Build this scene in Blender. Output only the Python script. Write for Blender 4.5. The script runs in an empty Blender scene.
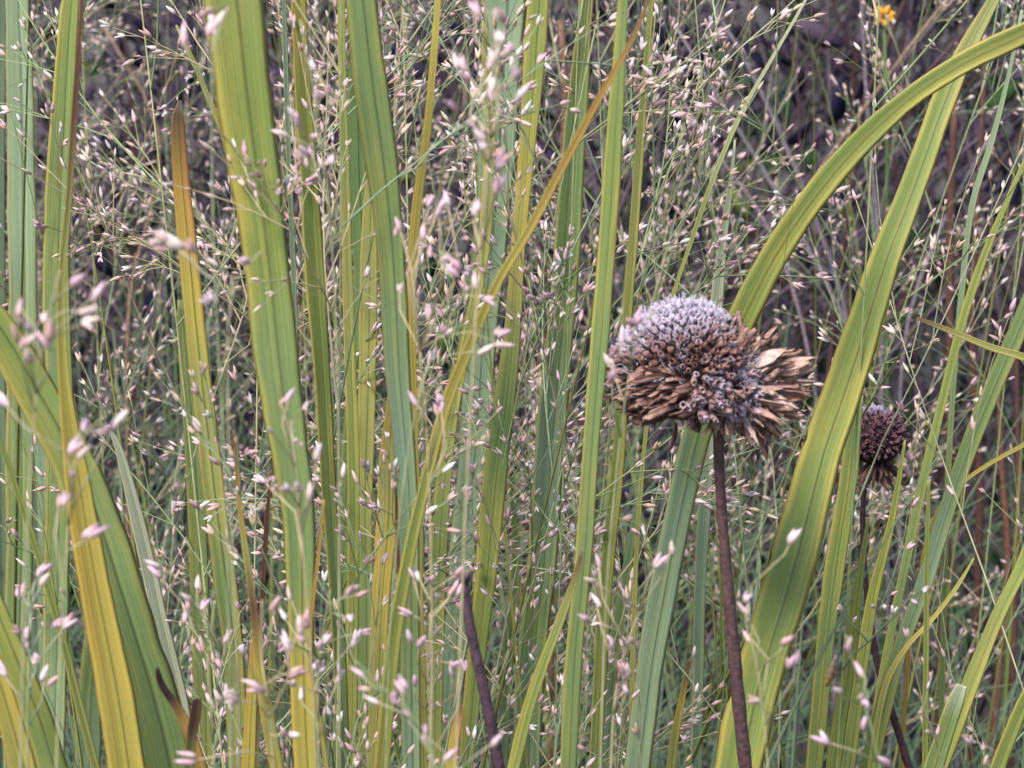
import bpy, math, random
import numpy as np
from mathutils import Vector, Matrix

rnd = random.Random(7)
sc = bpy.context.scene
COL = sc.collection
V = Vector

# ------------------------------------------------------------------ camera frame
CAMZ, PITCH, FPX = 0.62, math.radians(15), 2194.0
CP, SP = math.cos(PITCH), math.sin(PITCH)
FWD, UPV, RGT = V((0, CP, -SP)), V((0, SP, CP)), V((1, 0, 0))
CAM = V((0, 0, CAMZ))

def P(x, y, Y):
    """picture direction (x, y) met by the upright plane Y metres in front of the camera"""
    v = (384 - y) / FPX
    h = (x - 512) / FPX
    d = Y / (CP + v * SP)
    return CAM + (FWD + RGT * h + UPV * v) * d

def mm_px(Y):
    return Y / CP / FPX          # metres per picture pixel at that distance

# ------------------------------------------------------------------ helpers
def tag(o, label=None, cat=None, group=None, kind=None):
    if label: o['label'] = label
    if cat: o['category'] = cat
    if group: o['group'] = group
    if kind: o['kind'] = kind
    return o

def empty(name, loc=(0, 0, 0)):
    o = bpy.data.objects.new(name, None)
    o.empty_display_size = 0.02
    o.location = loc
    COL.objects.link(o)
    return o

class MB:
    def __init__(s):
        s.v, s.f, s.c, s.e, s.uv = [], [], [], [], []
    def tube(s, pts, rad, n=4, c0=(1, 1, 1), c1=None, cap=True):
        c1 = c1 or c0
        pts = [V(p) for p in pts]
        m = len(pts)
        b = len(s.v)
        ref = V((0.31, 0.87, 0.38)).normalized()
        for i, p in enumerate(pts):
            t = (pts[min(i + 1, m - 1)] - pts[max(i - 1, 0)])
            if t.length < 1e-9: t = V((0, 0, 1))
            t.normalize()
            a = t.cross(ref)
            if a.length < 1e-3: a = t.cross(V((1, 0, 0)))
            a.normalize(); bb = t.cross(a)
            r = rad[i] if isinstance(rad, (list, tuple)) else rad
            k = i / (m - 1) if m > 1 else 0
            cc = tuple(c0[j] * (1 - k) + c1[j] * k for j in range(3))
            for q in range(n):
                an = 2 * math.pi * q / n
                s.v.append(p + a * (r * math.cos(an)) + bb * (r * math.sin(an)))
                s.c.append(cc)
        for i in range(m - 1):
            for q in range(n):
                q2 = (q + 1) % n
                s.f.append((b + i * n + q, b + i * n + q2, b + (i + 1) * n + q2, b + (i + 1) * n + q))
        if cap:
            s.f.append(tuple(b + q for q in range(n))[::-1])
            s.f.append(tuple(b + (m - 1) * n + q for q in range(n)))
    def drop(s, p, d, L, r, c0, c1, n=5, side=None):
        """a pointed, plump seed case from p along d"""
        d = d.normalized()
        ref = side or V((0.3, 0.8, 0.5))
        a = d.cross(ref)
        if a.length < 1e-3: a = d.cross(V((1, 0, 0)))
        a.normalize(); bb = d.cross(a)
        b = len(s.v)
        prof = ((0.0, .22), (.16, .8), (.42, 1.0), (.72, .62), (1.0, .06))
        for (t, w) in prof:
            cc = tuple(c0[j] * (1 - t) + c1[j] * t for j in range(3))
            for q in range(n):
                an = 2 * math.pi * q / n
                s.v.append(p + d * (L * t) + a * (r * w * math.cos(an)) + bb * (r * w * .75 * math.sin(an)))
                s.c.append(cc)
        for i in range(4):
            for q in range(n):
                q2 = (q + 1) % n
                s.f.append((b + i * n + q, b + i * n + q2, b + (i + 1) * n + q2, b + (i + 1) * n + q))
        s.f.append(tuple(b + q for q in range(n))[::-1])
        s.f.append(tuple(b + 4 * n + q for q in range(n)))
    def leaf(s, p, d, nrm, L, W, c0, c1, curl=0.3, th=0.0003, seg=4):
        """small lens-shaped leaf with a fold, a curl and a real thickness"""
        d = d.normalized()
        w = d.cross(nrm)
        if w.length < 1e-3: w = d.cross(V((1, 0, 0.2)))
        w.normalize(); nn = w.cross(d)
        b = len(s.v)
        for i in range(seg + 1):
            t = i / seg
            c = p + d * (L * t) + nn * (curl * L * (t * t)) * -1
            ww = W * .5 * max(.04, math.sin(math.pi * min(.97, t * .92 + .06)) ** .8)
            cc = tuple(c0[j] * (1 - t) + c1[j] * t for j in range(3))
            for (u, h) in ((-1, .25), (0, 0), (1, .25)):
                s.v.append(c + w * (u * ww) + nn * (h * ww)); s.c.append(cc)
            s.v.append(c - nn * th); s.c.append(cc)
        for i in range(seg):
            a0 = b + i * 4; a1 = a0 + 4
            s.f += [(a0, a0 + 1, a1 + 1, a1), (a0 + 1, a0 + 2, a1 + 2, a1 + 1), (a0 + 2, a0 + 3, a1 + 3, a1 + 2), (a0 + 3, a0, a1, a1 + 3)]
        s.f += [(b + 3, b + 2, b + 1, b), (b + seg * 4, b + seg * 4 + 1, b + seg * 4 + 2, b + seg * 4 + 3)]
    def build(s, name, mat, parent=None, smooth=True, off=None):
        off = V(off) if off is not None else (V(parent.location) if parent else V((0, 0, 0)))
        me = bpy.data.meshes.new(name)
        me.from_pydata([tuple(p - off) for p in s.v], [], s.f)
        if s.c:
            at = me.color_attributes.new('Col', 'FLOAT_COLOR', 'POINT')
            arr = np.ones((len(s.v), 4), dtype=np.float32)
            arr[:, :3] = np.array([tuple(c) for c in s.c], dtype=np.float32)
            at.data.foreach_set('color', arr.ravel())
        if s.e:
            at = me.color_attributes.new('Edge', 'FLOAT_COLOR', 'POINT')
            arr = np.ones((len(s.v), 4), dtype=np.float32)
            arr[:, :3] = np.array(s.e, dtype=np.float32)
            at.data.foreach_set('color', arr.ravel())
        if s.uv:
            uvl = me.uv_layers.new(name='UVMap')
            idx = np.zeros(len(me.loops), dtype=np.int32)
            me.loops.foreach_get('vertex_index', idx)
            uvl.data.foreach_set('uv', np.array(s.uv, dtype=np.float32)[idx].ravel())
        me.materials.append(mat)
        if smooth:
            me.polygons.foreach_set('use_smooth', np.ones(len(me.polygons), dtype=bool))
        me.update()
        o = bpy.data.objects.new(name, me)
        COL.objects.link(o)
        if parent: o.parent = parent
        else: o.location = off
        return o

def copy_tree(o, parent=None):
    c = o.copy(); COL.objects.link(c)
    if parent: c.parent = parent
    for ch in kids[o.name]:
        kids.setdefault(c.name, [])
        copy_tree_child(ch, c)
    return c
def copy_tree_child(o, parent):
    c = o.copy(); COL.objects.link(c); c.parent = parent
    for ch in kids.get(o.name, []):
        copy_tree_child(ch, c)
kids = {}
def child(parent, o):
    kids.setdefault(parent.name, []).append(o); kids.setdefault(o.name, [])
    return o

# ------------------------------------------------------------------ materials
def new_mat(name):
    m = bpy.data.materials.new(name); m.use_nodes = True
    nt = m.node_tree; nt.nodes.clear()
    return m, nt, nt.nodes.new, nt.links.new

def attr_mat(name, rough=.75, trans=0.0, noise=300.0, lo=.7, hi=1.25, bump=0.0, spec=.3):
    """vertex colour x fine noise, optional light passing through"""
    m, nt, N, L = new_mat(name)
    out = N('ShaderNodeOutputMaterial'); bs = N('ShaderNodeBsdfPrincipled')
    at = N('ShaderNodeAttribute'); at.attribute_name = 'Col'
    tc = N('ShaderNodeTexCoord')
    nz = N('ShaderNodeTexNoise'); nz.inputs['Scale'].default_value = noise; nz.inputs['Detail'].default_value = 4
    L(tc.outputs['Object'], nz.inputs['Vector'])
    mr = N('ShaderNodeMapRange'); mr.inputs['From Min'].default_value = .3; mr.inputs['From Max'].default_value = .7
    mr.inputs['To Min'].default_value = lo; mr.inputs['To Max'].default_value = hi
    L(nz.outputs['Fac'], mr.inputs['Value'])
    mx = N('ShaderNodeVectorMath'); mx.operation = 'SCALE'
    L(at.outputs['Color'], mx.inputs[0]); L(mr.outputs['Result'], mx.inputs['Scale'])
    L(mx.outputs['Vector'], bs.inputs['Base Color'])
    bs.inputs['Roughness'].default_value = rough
    bs.inputs['Specular IOR Level'].default_value = spec
    if bump:
        bp = N('ShaderNodeBump'); bp.inputs['Strength'].default_value = bump; bp.inputs['Distance'].default_value = .0006
        L(nz.outputs['Fac'], bp.inputs['Height']); L(bp.outputs['Normal'], bs.inputs['Normal'])
    if trans:
        tr = N('ShaderNodeBsdfTranslucent'); L(mx.outputs['Vector'], tr.inputs['Color'])
        ms = N('ShaderNodeMixShader'); ms.inputs['Fac'].default_value = trans
        L(bs.outputs[0], ms.inputs[1]); L(tr.outputs[0], ms.inputs[2]); L(ms.outputs[0], out.inputs['Surface'])
    else:
        L(bs.outputs[0], out.inputs['Surface'])
    return m

M_STALK = attr_mat('grass_stalk', .6, .15, 200, .8, 1.2, 0, .2)
M_SEED = attr_mat('seed_case', .5, .3, 900, .7, 1.25, 0.2, .4)
M_CHAFF = attr_mat('dry_chaff', .8, .12, 900, .55, 1.4, .5, .2)
M_FUZZ = attr_mat('pale_fuzz', .9, .25, 900, .8, 1.2)
M_STEM = attr_mat('dry_stem', .7, 0, 700, .6, 1.45, .7, .3)
M_THICKET = attr_mat('thicket', .9, .1, 60, .6, 1.4, 0, .05)
M_PETAL = attr_mat('petal', .5, .3, 300, .85, 1.15)

def blade_material():
    m, nt, N, L = new_mat('leaf_blade')
    out = N('ShaderNodeOutputMaterial'); bs = N('ShaderNodeBsdfPrincipled')
    col = N('ShaderNodeAttribute'); col.attribute_name = 'Col'
    edg = N('ShaderNodeAttribute'); edg.attribute_name = 'Edge'
    uv = N('ShaderNodeUVMap'); uv.uv_map = 'UVMap'
    oi = N('ShaderNodeObjectInfo')
    sep = N('ShaderNodeSeparateXYZ'); L(uv.outputs[0], sep.inputs[0])
    def math_(op, a, b=None, clamp=False):
        n = N('ShaderNodeMath'); n.operation = op; n.use_clamp = clamp
        for i, q in enumerate((a, b)):
            if q is None: continue
            if isinstance(q, (int, float)): n.inputs[i].default_value = q
            else: L(q, n.inputs[i])
        return n.outputs[0]
    def stripes(fu, fv, detail, seed):
        cb = N('ShaderNodeCombineXYZ')
        L(math_('MULTIPLY', sep.outputs[0], fu), cb.inputs[0])
        L(math_('MULTIPLY', sep.outputs[1], fv), cb.inputs[1])
        L(math_('ADD', math_('MULTIPLY', oi.outputs['Random'], 37.0), seed), cb.inputs[2])
        nz = N('ShaderNodeTexNoise'); nz.inputs['Scale'].default_value = 1; nz.inputs['Detail'].default_value = detail
        nz.inputs['Roughness'].default_value = .6
        L(cb.outputs[0], nz.inputs['Vector'])
        return nz.outputs['Fac']
    fine = stripes(32, 7, 4, 1.0)          # veins
    broad = stripes(4.5, 6, 3, 5.0)        # broad lengthwise tone
    blot = stripes(3, 25, 5, 9.0)          # age spots
    def remap(x, a, b, c, d):
        n = N('ShaderNodeMapRange'); L(x, n.inputs['Value'])
        for k, val in zip(('From Min', 'From Max', 'To Min', 'To Max'), (a, b, c, d)): n.inputs[k].default_value = val
        return n.outputs['Result']
    # distance from the middle of the blade, 0..1
    u = sep.outputs[0]
    asy = N('ShaderNodeAttribute'); asy.attribute_type = 'OBJECT'; asy.attribute_name = 'asym'
    dm = math_('ABSOLUTE', math_('SUBTRACT', math_('MULTIPLY', u, 2.0), 1.0))
    patch = stripes(2.2, 32, 5, 13.0)      # uneven yellowing
    speck = stripes(9, 110, 4, 17.0)       # small specks
    ef = math_('ADD', math_('ADD', remap(dm, .45, 1.0, 0, .7), math_('ADD', remap(broad, .38, .68, -.15, .3), math_('MULTIPLY', math_('SUBTRACT', u, .5), asy.outputs['Fac']))), remap(patch, .38, .62, -.4, .5), True)
    mx = N('ShaderNodeMix'); mx.data_type = 'RGBA'
    L(ef, mx.inputs['Factor']); L(col.outputs['Color'], mx.inputs['A']); L(edg.outputs['Color'], mx.inputs['B'])
    # veins
    sc1 = N('ShaderNodeVectorMath'); sc1.operation = 'SCALE'
    L(mx.outputs['Result'], sc1.inputs[0]); L(remap(fine, .32, .68, .76, 1.20), sc1.inputs['Scale'])
    rim = N('ShaderNodeMix'); rim.data_type = 'RGBA'; L(math_('MULTIPLY', remap(dm, .90, .97, 0, 1), remap(blot, .35, .6, .1, .75)), rim.inputs['Factor'])
    L(sc1.outputs[0], rim.inputs['A']); rim.inputs['B'].default_value = (.50, .30, .09, 1)
    # the midrib: a thin darker line
    rib = N('ShaderNodeMapRange'); L(math_('ABSOLUTE', math_('SUBTRACT', u, .56)), rib.inputs['Value'])
    rib.inputs['From Min'].default_value = .008; rib.inputs['From Max'].default_value = .055
    rib.inputs['To Min'].default_value = .50; rib.inputs['To Max'].default_value = 1
    sc2 = N('ShaderNodeVectorMath'); sc2.operation = 'SCALE'
    L(rim.outputs['Result'], sc2.inputs[0]); L(rib.outputs[0], sc2.inputs['Scale'])
    # spots
    mx2 = N('ShaderNodeMix'); mx2.data_type = 'RGBA'
    L(math_('MAXIMUM', remap(blot, .66, .76, 0, .75), remap(speck, .69, .75, 0, .6)), mx2.inputs['Factor']); L(sc2.outputs[0], mx2.inputs['A'])
    mx2.inputs['B'].default_value = (.16, .085, .035, 1)
    L(mx2.outputs['Result'], bs.inputs['Base Color'])
    bs.inputs['Roughness'].default_value = .48
    bs.inputs['Specular IOR Level'].default_value = .4
    bp = N('ShaderNodeBump'); bp.inputs['Strength'].default_value = .35; bp.inputs['Distance'].default_value = .0004
    L(fine, bp.inputs['Height']); L(bp.outputs['Normal'], bs.inputs['Normal'])
    tr = N('ShaderNodeBsdfTranslucent'); L(mx2.outputs['Result'], tr.inputs['Color'])
    ms = N('ShaderNodeMixShader'); ms.inputs['Fac'].default_value = .28
    L(bs.outputs[0], ms.inputs[1]); L(tr.outputs[0], ms.inputs[2]); L(ms.outputs[0], out.inputs['Surface'])
    return m
M_BLADE = blade_material()

def soil_material():
    m, nt, N, L = new_mat('soil')
    out = N('ShaderNodeOutputMaterial'); bs = N('ShaderNodeBsdfPrincipled')
    tc = N('ShaderNodeTexCoord')
    nz = N('ShaderNodeTexNoise'); nz.inputs['Scale'].default_value = 14; nz.inputs['Detail'].default_value = 8
    L(tc.outputs['Object'], nz.inputs['Vector'])
    cr = N('ShaderNodeValToRGB')
    cr.color_ramp.elements[0].position = .35; cr.color_ramp.elements[0].color = (.02, .017, .014, 1)
    cr.color_ramp.elements[1].position = .7; cr.color_ramp.elements[1].color = (.075, .065, .045, 1)
    L(nz.outputs['Fac'], cr.inputs['Fac']); L(cr.outputs[0], bs.inputs['Base Color'])
    bs.inputs['Roughness'].default_value = .95
    bp = N('ShaderNodeBump'); bp.inputs['Distance'].default_value = .01
    L(nz.outputs['Fac'], bp.inputs['Height']); L(bp.outputs['Normal'], bs.inputs['Normal'])
    L(bs.outputs[0], out.inputs['Surface'])
    return m

# ------------------------------------------------------------------ ground
def ground():
    mb = MB()
    n = 60
    r = random.Random(3)
    def g(i): 
        t = (i / n) * 2 - 1
        return math.copysign(abs(t) ** 4 * 300 + abs(t) * 3, t)
    for j in range(n + 1):
        for i in range(n + 1):
            x, y = g(i), g(j) + 1.2
            far = math.hypot(x, y)
            z = -0.004 + (r.random() - .5) * (.02 if far < 4 else .12 if far < 30 else .5) - (0 if far < 4 else .05 if far < 30 else .3)
            mb.v.append(V((x, y, z))); mb.c.append((1, 1, 1))
    for j in range(n):
        for i in range(n):
            a = j * (n + 1) + i
            mb.f.append((a, a + 1, a + n + 2, a + n + 1))
    o = mb.build('ground', soil_material())
    tag(o, kind='structure')
ground()

# ------------------------------------------------------------------ leaf blades
T = {
 'G': ((.185, .250, .090), (.310, .315, .085)),  # fresh green, yellowing margin
 'L': ((.225, .275, .070), (.400, .360, .080)),  # yellow-green
 'Y': ((.380, .325, .070), (.480, .340, .065)),  # yellow
 'O': ((.400, .255, .060), (.380, .180, .050)),  # orange
 'B': ((.220, .300, .185), (.290, .345, .175)),  # bluish green
 'D': ((.110, .175, .060), (.200, .230, .070)),  # dark green
 'V': ((.260, .270, .080), (.370, .325, .090)),  # olive
 'P': ((.270, .350, .210), (.330, .380, .190)),  # pale soft green
 'W': ((.430, .450, .300), (.500, .490, .340)),  # bleached
 'N': ((.130, .065, .040), (.200, .100, .050)),  # brown, dead
 'K': ((.030, .018, .015), (.050, .030, .020)),  # nearly black, dead
}
def catmull(pts, n):
    """pts: list of tuples of floats; smooth resampling"""
    A = np.array(pts, dtype=float)
    m = len(A)
    if m == 2:
        return [A[0] + (A[1] - A[0]) * (i / (n - 1)) for i in range(n)]
    d = np.r_[0, np.cumsum(np.maximum(1e-6, np.linalg.norm(np.diff(A[:, :2], axis=0), axis=1)))]
    out = []
    for s in np.linspace(0, d[-1], n):
        i = min(m - 2, max(0, int(np.searchsorted(d, s) - 1)))
        t = (s - d[i]) / (d[i + 1] - d[i])
        def tan(k):
            if k == 0: return (A[1] - A[0]) / (d[1] - d[0])
            if k == m - 1: return (A[-1] - A[-2]) / (d[-1] - d[-2])
            return (A[k + 1] - A[k - 1]) / (d[k + 1] - d[k - 1])
        h = d[i + 1] - d[i]
        p0, p1, m0, m1 = A[i], A[i + 1], tan(i) * h, tan(i + 1) * h
        out.append((2*t**3 - 3*t**2 + 1) * p0 + (t**3 - 2*t**2 + t) * m0 + (-2*t**3 + 3*t**2) * p1 + (t**3 - t**2) * m1)
    return out

BASES = []
def to_ground(world, r=None):
    """continue a path (top to bottom) down into the soil, easing towards the vertical"""
    r = r or rnd
    p = world[-1]; t = (world[-1] - world[-3]).normalized()
    if t.z > -.2: t = V((t.x, t.y, -.6)).normalized()
    sl = V((t.x / -t.z, t.y / -t.z, 0))
    sl.x = max(-.7, min(.7, sl.x)); sl.y = max(-.4, min(.4, sl.y))
    z0 = p.z; out = []
    n = 16
    for i in range(1, n + 1):
        k = i / n
        z = z0 * (1 - k) - .012 * k
        s = z0 * (k - .5 * k * k) * .8
        out.append(V((p.x + sl.x * s, p.y + sl.y * s, z)))
    return out

def blade(name, px, Y, tones, label, yaw=None, fold=.22, cat='leaf blade', group=None, rooted=True, lean=0.0, seed=0, mat=None, across=False, asym=None):
    """px: (x, y, width) in picture units from the tip down; tones: letters spread along the visible length"""
    r = random.Random(hash((px[0][0], px[0][1], seed)) & 0xffff)
    ns = 44
    sm = catmull(px, ns)
    if yaw is None: yaw = r.uniform(-.5, .5)
    W, pts = [], []
    for i, q in enumerate(sm):
        k = i / (ns - 1)
        YY = Y + lean * (1 - k) 
        pts.append(P(q[0], q[1], YY)); A_, B_ = sm[max(0, i - 1)], sm[min(ns - 1, i + 1)]
        slope = 1 if across else max(.55, abs(B_[1] - A_[1]) / max(1e-6, math.hypot(B_[0] - A_[0], B_[1] - A_[1])))
        W.append(max(.25, q[2]) * slope * mm_px(YY))
    nv = ns
    if rooted:
        ext = to_ground(pts)
        w0 = W[-1]
        pts += ext; W += [w0 * (1 - .35 * (i + 1) / len(ext)) for i in range(len(ext))]
    n = len(pts)
    mb = MB()
    na = 9
    us = [-1 + 2 * j / (na - 1) for j in range(na)]
    ph, ph2 = r.uniform(0, 6), r.uniform(0, 6)
    length = 0
    for i in range(n):
        t = (pts[min(i + 1, n - 1)] - pts[max(i - 1, 0)]).normalized()
        if i: length += (pts[i] - pts[i - 1]).length
        view = (pts[i] - CAM).normalized() if i < nv else FWD
        w = t.cross(view); w.normalize()
        nn = w.cross(t); nn.normalize()
        if nn.dot(view) > 0: nn = -nn
        yy = yaw + .15 * math.sin(ph + length * 9)
        wd = w + nn * math.tan(yy)
        dn = nn * 1.0
        half = W[i] * .5
        k = min(1, i / (nv - 1)) * (len(tones) - 1)
        a = min(len(tones) - 2, int(k)) if len(tones) > 1 else 0
        fk = k - a
        if len(tones) > 1:
            c = [T[tones[a]][0][j] * (1 - fk) + T[tones[a + 1]][0][j] * fk for j in range(3)]
            e = [T[tones[a]][1][j] * (1 - fk) + T[tones[a + 1]][1][j] * fk for j in range(3)]
        else:
            c, e = T[tones[0]]
        wav = 1 + .03 * math.sin(length * 160 + ph) + .02 * math.sin(length * 410 + ph2) + r.uniform(-.015, .015)
        pts_i = pts[i] + w * (.022 * W[i] * math.sin(length * 95 + ph2)) + nn * (.10 * W[i] * math.sin(length * 60 + ph))
        crk = .06 * half * math.sin(length * 210 + ph2 * 2)
        front, back = [], []
        for u in us:
            f = fold * half * (1 - abs(u)) * -1 + .05 * half * math.sin(u * 9 + ph2)
            q = pts_i + wd * (u * half * wav) + dn * (f + crk * u * u * math.sin(u * 2 + ph))
            front.append(q)
            back.append(q - dn * (.00035 * (1 - u * u)) if abs(u) < 1 else None)
        for j, q in enumerate(front):
            mb.v.append(q); mb.c.append(c); mb.e.append(e); mb.uv.append((j / (na - 1), length))
        for j in range(1, na - 1):
            mb.v.append(back[j]); mb.c.append(c); mb.e.append(e); mb.uv.append((j / (na - 1), length))
    st = na + na - 2
    for i in range(n - 1):
        a, b = i * st, (i + 1) * st
        for j in range(na - 1):
            mb.f.append((a + j, a + j + 1, b + j + 1, b + j))
        bk = lambda base, j: base + j if j in (0, na - 1) else base + na + j - 1
        for j in range(na - 1):
            mb.f.append((bk(a, j + 1), bk(a, j), bk(b, j), bk(b, j + 1)))
    for base, rev in ((0, False), ((n - 1) * st, True)):
        ring = [base + j for j in range(na)] + [base + na + j - 1 for j in range(na - 2, 0, -1)]
        mb.f.append(tuple(ring if rev else ring[::-1]))
    o = mb.build(name, mat or M_BLADE, off=(pts[-1].x, pts[-1].y, 0) if rooted else pts[-1])
    tag(o, label, cat, group)
    o['asym'] = float(asym if asym is not None else r.uniform(-.7, .7))
    return o

B = blade
# --- the broad blades, left to right
B('leaf_blade', [(-1, -30, 13), (-2, 200, 14), (-2, 400, 16), (2, 640, 18), (4, 790, 20)], .66, 'PPB', 'dull bluish green blade at the very left margin of the picture')
B('leaf_blade', [(17, -30, 22), (20, 120, 26), (23, 260, 28), (21, 380, 28), (19, 560, 27), (16, 790, 28)], .62, 'PPGB', 'broad grey green upright blade second from the left margin')
B('leaf_blade', [(74, -30, 12), (70, 10, 17), (63, 110, 23), (58, 200, 26), (57, 300, 27), (60, 420, 27), (56, 600, 26), (52, 790, 25)], .54, 'LGGB', 'light green blade touching the thin brown stalk-like blade near the left', yaw=.2)
B('leaf_blade', [(84, -20, 3), (76, 90, 6), (69, 200, 7), (62, 280, 8), (64, 380, 12), (76, 470, 24), (96, 590, 33), (114, 690, 37), (130, 790, 40)], .40, 'NNVYYYY', 'yellow blade, brown and very thin above, broad below with dark spots', yaw=.15, fold=.3)
B('leaf_blade', [(-60, 260, 20), (-10, 315, 40), (34, 390, 46), (78, 475, 50), (112, 570, 56), (140, 665, 58), (172, 790, 62)], .445, 'LLGGG', 'broad green blade leaning in from the left and crossed by the yellow one', yaw=-.2, fold=.3)
B('leaf_blade', [(-50, 520, 18), (-14, 590, 26), (16, 660, 29), (38, 720, 31), (58, 790, 33)], .43, 'GLG', 'green blade with yellow edge cutting the bottom left corner', yaw=.3)
B('leaf_blade', [(-30, 600, 18), (-6, 670, 24), (12, 730, 27), (28, 790, 28)], .415, 'VYV', 'yellowish blade lowest in the bottom left corner')
B('grass_culm', [(-30, 370, 5), (0, 442, 6), (27, 520, 7), (60, 630, 8), (78, 700, 9), (102, 790, 9)], .40, 'LLV', 'narrow yellow green stem slanting across the bottom left', cat='grass stem')
B('leaf_blade', [(108, 425, 3), (120, 452, 9), (140, 530, 15), (160, 620, 17), (180, 700, 17), (196, 790, 17)], .50, 'WWW', 'bleached whitish blade behind the broad leaning green one')
B('leaf_blade', [(30, 395, 20), (32, 480, 40), (34, 600, 46), (36, 790, 46)], .66, 'BBB', 'wide blue green blade in the lower left behind the seed sprays')
B('leaf_blade', [(92, 560, 4), (96, 620, 20), (90, 700, 26), (86, 790, 28)], .70, 'BDB', 'short dark bluish blade behind the yellow spotted one')
B('leaf_blade', [(180, 100, 3), (178, 112, 10), (180, 160, 16), (188, 250, 19), (196, 340, 21), (208, 440, 22), (222, 560, 24), (234, 660, 22), (240, 790, 22)], .50, 'KOYVVGVV', 'yellow blade ending in a small dark curled tip at upper left', yaw=.3)
B('leaf_blade', [(180, 300, 6), (186, 360, 14), (194, 460, 18), (200, 600, 20), (206, 790, 20)], .58, 'GGV', 'dull green blade just left of the dark-tipped yellow blade')
B('leaf_blade', [(176, 25, 2), (192, 58, 5), (206, 92, 6), (222, 130, 7), (244, 200, 8), (268, 300, 8), (290, 420, 8), (300, 560, 8), (306, 790, 9)], .56, 'VYV', 'thin yellow blade slanting behind the widest upright blade')
B('leaf_blade', [(222, -60, 58), (232, 0, 58), (244, 90, 55), (256, 180, 49), (265, 260, 46), (276, 360, 44), (290, 450, 40), (299, 520, 33), (300, 600, 28), (303, 700, 25), (308, 790, 25)], .42, 'VLLLGGGYY', 'widest upright blade, yellow green with dark midrib, left of centre', yaw=.05, fold=.16, asym=-1.0)
B('grass_culm', [(283, -20, 4), (288, 130, 5), (293, 260, 5), (298, 420, 5), (306, 600, 5), (312, 790, 6)], .50, 'BBD', 'thin blue green stem close to the widest blade', cat='grass stem')
B('leaf_blade', [(298, -30, 15), (303, 90, 16), (309, 180, 18), (315, 270, 20), (322, 370, 17), (328, 480, 15), (338, 620, 14), (344, 790, 14)], .47, 'YLLGG', 'two-toned half green half yellow blade right of the widest one', yaw=-.4)
B('leaf_blade', [(341, -30, 7), (343, 100, 8), (347, 250, 10), (351, 380, 12), (354, 520, 12), (350, 790, 12)], .50, 'LVLV', 'slim yellow green blade left of the broad striped green one')
B('leaf_blade', [(354, 20, 3), (357, 90, 18), (358, 180, 20), (362, 300, 18), (345, 500, 14), (340, 790, 14)], .56, 'DDG', 'dark green blade behind the slim yellow green one')
B('leaf_blade', [(352, -60, 27), (361, 0, 29), (369, 66, 33), (380, 150, 32), (391, 260, 28), (398, 370, 25), (407, 480, 21), (410, 600, 20), (411, 700, 20), (412, 790, 20)], .44, 'GGGBGB', 'broad striped blue green blade top left of centre, narrowing downward', yaw=-.05, fold=.15, asym=.2)
B('leaf_blade', [(440, -30, 5), (434, 50, 7), (427, 130, 8), (416, 215, 10), (411, 300, 9), (414, 420, 8), (418, 560, 9), (424, 790, 9)], .46, 'YYYV', 'straight narrow yellow blade right of the striped blue green one')
B('leaf_blade', [(372, 160, 3), (370, 210, 14), (368, 300, 18), (367, 400, 18), (364, 520, 17), (366, 650, 18), (368, 790, 18)], .52, 'VVVGG', 'olive blade rising to mid height behind the striped blade')
B('leaf_blade', [(393, 366, 2), (392, 400, 10), (388, 460, 18), (387, 515, 22), (381, 600, 19), (377, 700, 17), (374, 790, 16)], .47, 'OVYVV', 'short pointed yellow blade with one brown side, centre left', yaw=.3)
B('leaf_blade', [(396, 396, 1.5), (397, 450, 4), (397, 530, 4), (402, 620, 4), (410, 790, 4)], .465, 'NNN', 'brown withered strip lying on the short pointed yellow blade')
B('leaf_blade', [(658, -30, 3), (636, 32, 5), (612, 75, 7), (592, 112, 8), (562, 168, 9), (528, 232, 10), (498, 282, 10), (470, 345, 11), (446, 405, 12), (424, 490, 12), (408, 560, 13), (394, 640, 15), (386, 720, 16), (380, 790, 16)], .38, 'NOOYYYLLLY', 'long narrow orange yellow blade slanting from top centre to bottom', yaw=-.3)
B('leaf_blade', [(506, -60, 38), (503, 40, 40), (497, 150, 38), (488, 260, 34), (480, 360, 32), (473, 450, 30), (462, 560, 26), (452, 680, 24), (448, 790, 24)], .60, 'BBBBB', 'wide grey green blade at top centre behind the seed strings', yaw=.2)
B('leaf_blade', [(484, 20, 4), (487, 80, 12), (489, 160, 14), (482, 260, 12), (455, 400, 12), (440, 520, 18), (436, 650, 18), (432, 790, 18)], .57, 'VVVGV', 'slim olive blade left of the wide grey green one')
B('leaf_blade', [(544, -60, 20), (538, 0, 21), (533, 70, 20), (528, 140, 17), (519, 240, 14), (513, 320, 17), (505, 400, 21), (494, 490, 25), (485, 580, 22), (474, 680, 18), (464, 790, 16)], .50, 'LLYVDLLG', 'yellow green blade right of the wide grey green one, darker halfway', yaw=.4)
B('leaf_blade', [(590, -30, 11), (584, 30, 15), (575, 130, 22), (568, 250, 26), (558, 350, 28), (550, 450, 30), (543, 550, 30), (532, 660, 30), (526, 790, 30)], .55, 'VGGBGB', 'two-toned green blade between yellow green and pale straight ones', yaw=-.3, fold=.4)
B('leaf_blade', [(625, -30, 9), (622, 20, 11), (614, 140, 16), (607, 240, 18), (600, 340, 18), (590, 460, 17), (583, 560, 17), (574, 660, 18), (567, 790, 18)], .44, 'GLGGG', 'smooth pale green straight blade just left of the dried flower head', yaw=.1, fold=.1)
B('leaf_blade', [(653, -20, 4), (642, 120, 8), (633, 240, 10), (626, 340, 9), (619, 450, 13), (608, 560, 14), (600, 680, 14), (594, 790, 14)], .50, 'LVLLG', 'slim yellow green blade passing behind the left of the flower head')
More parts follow.
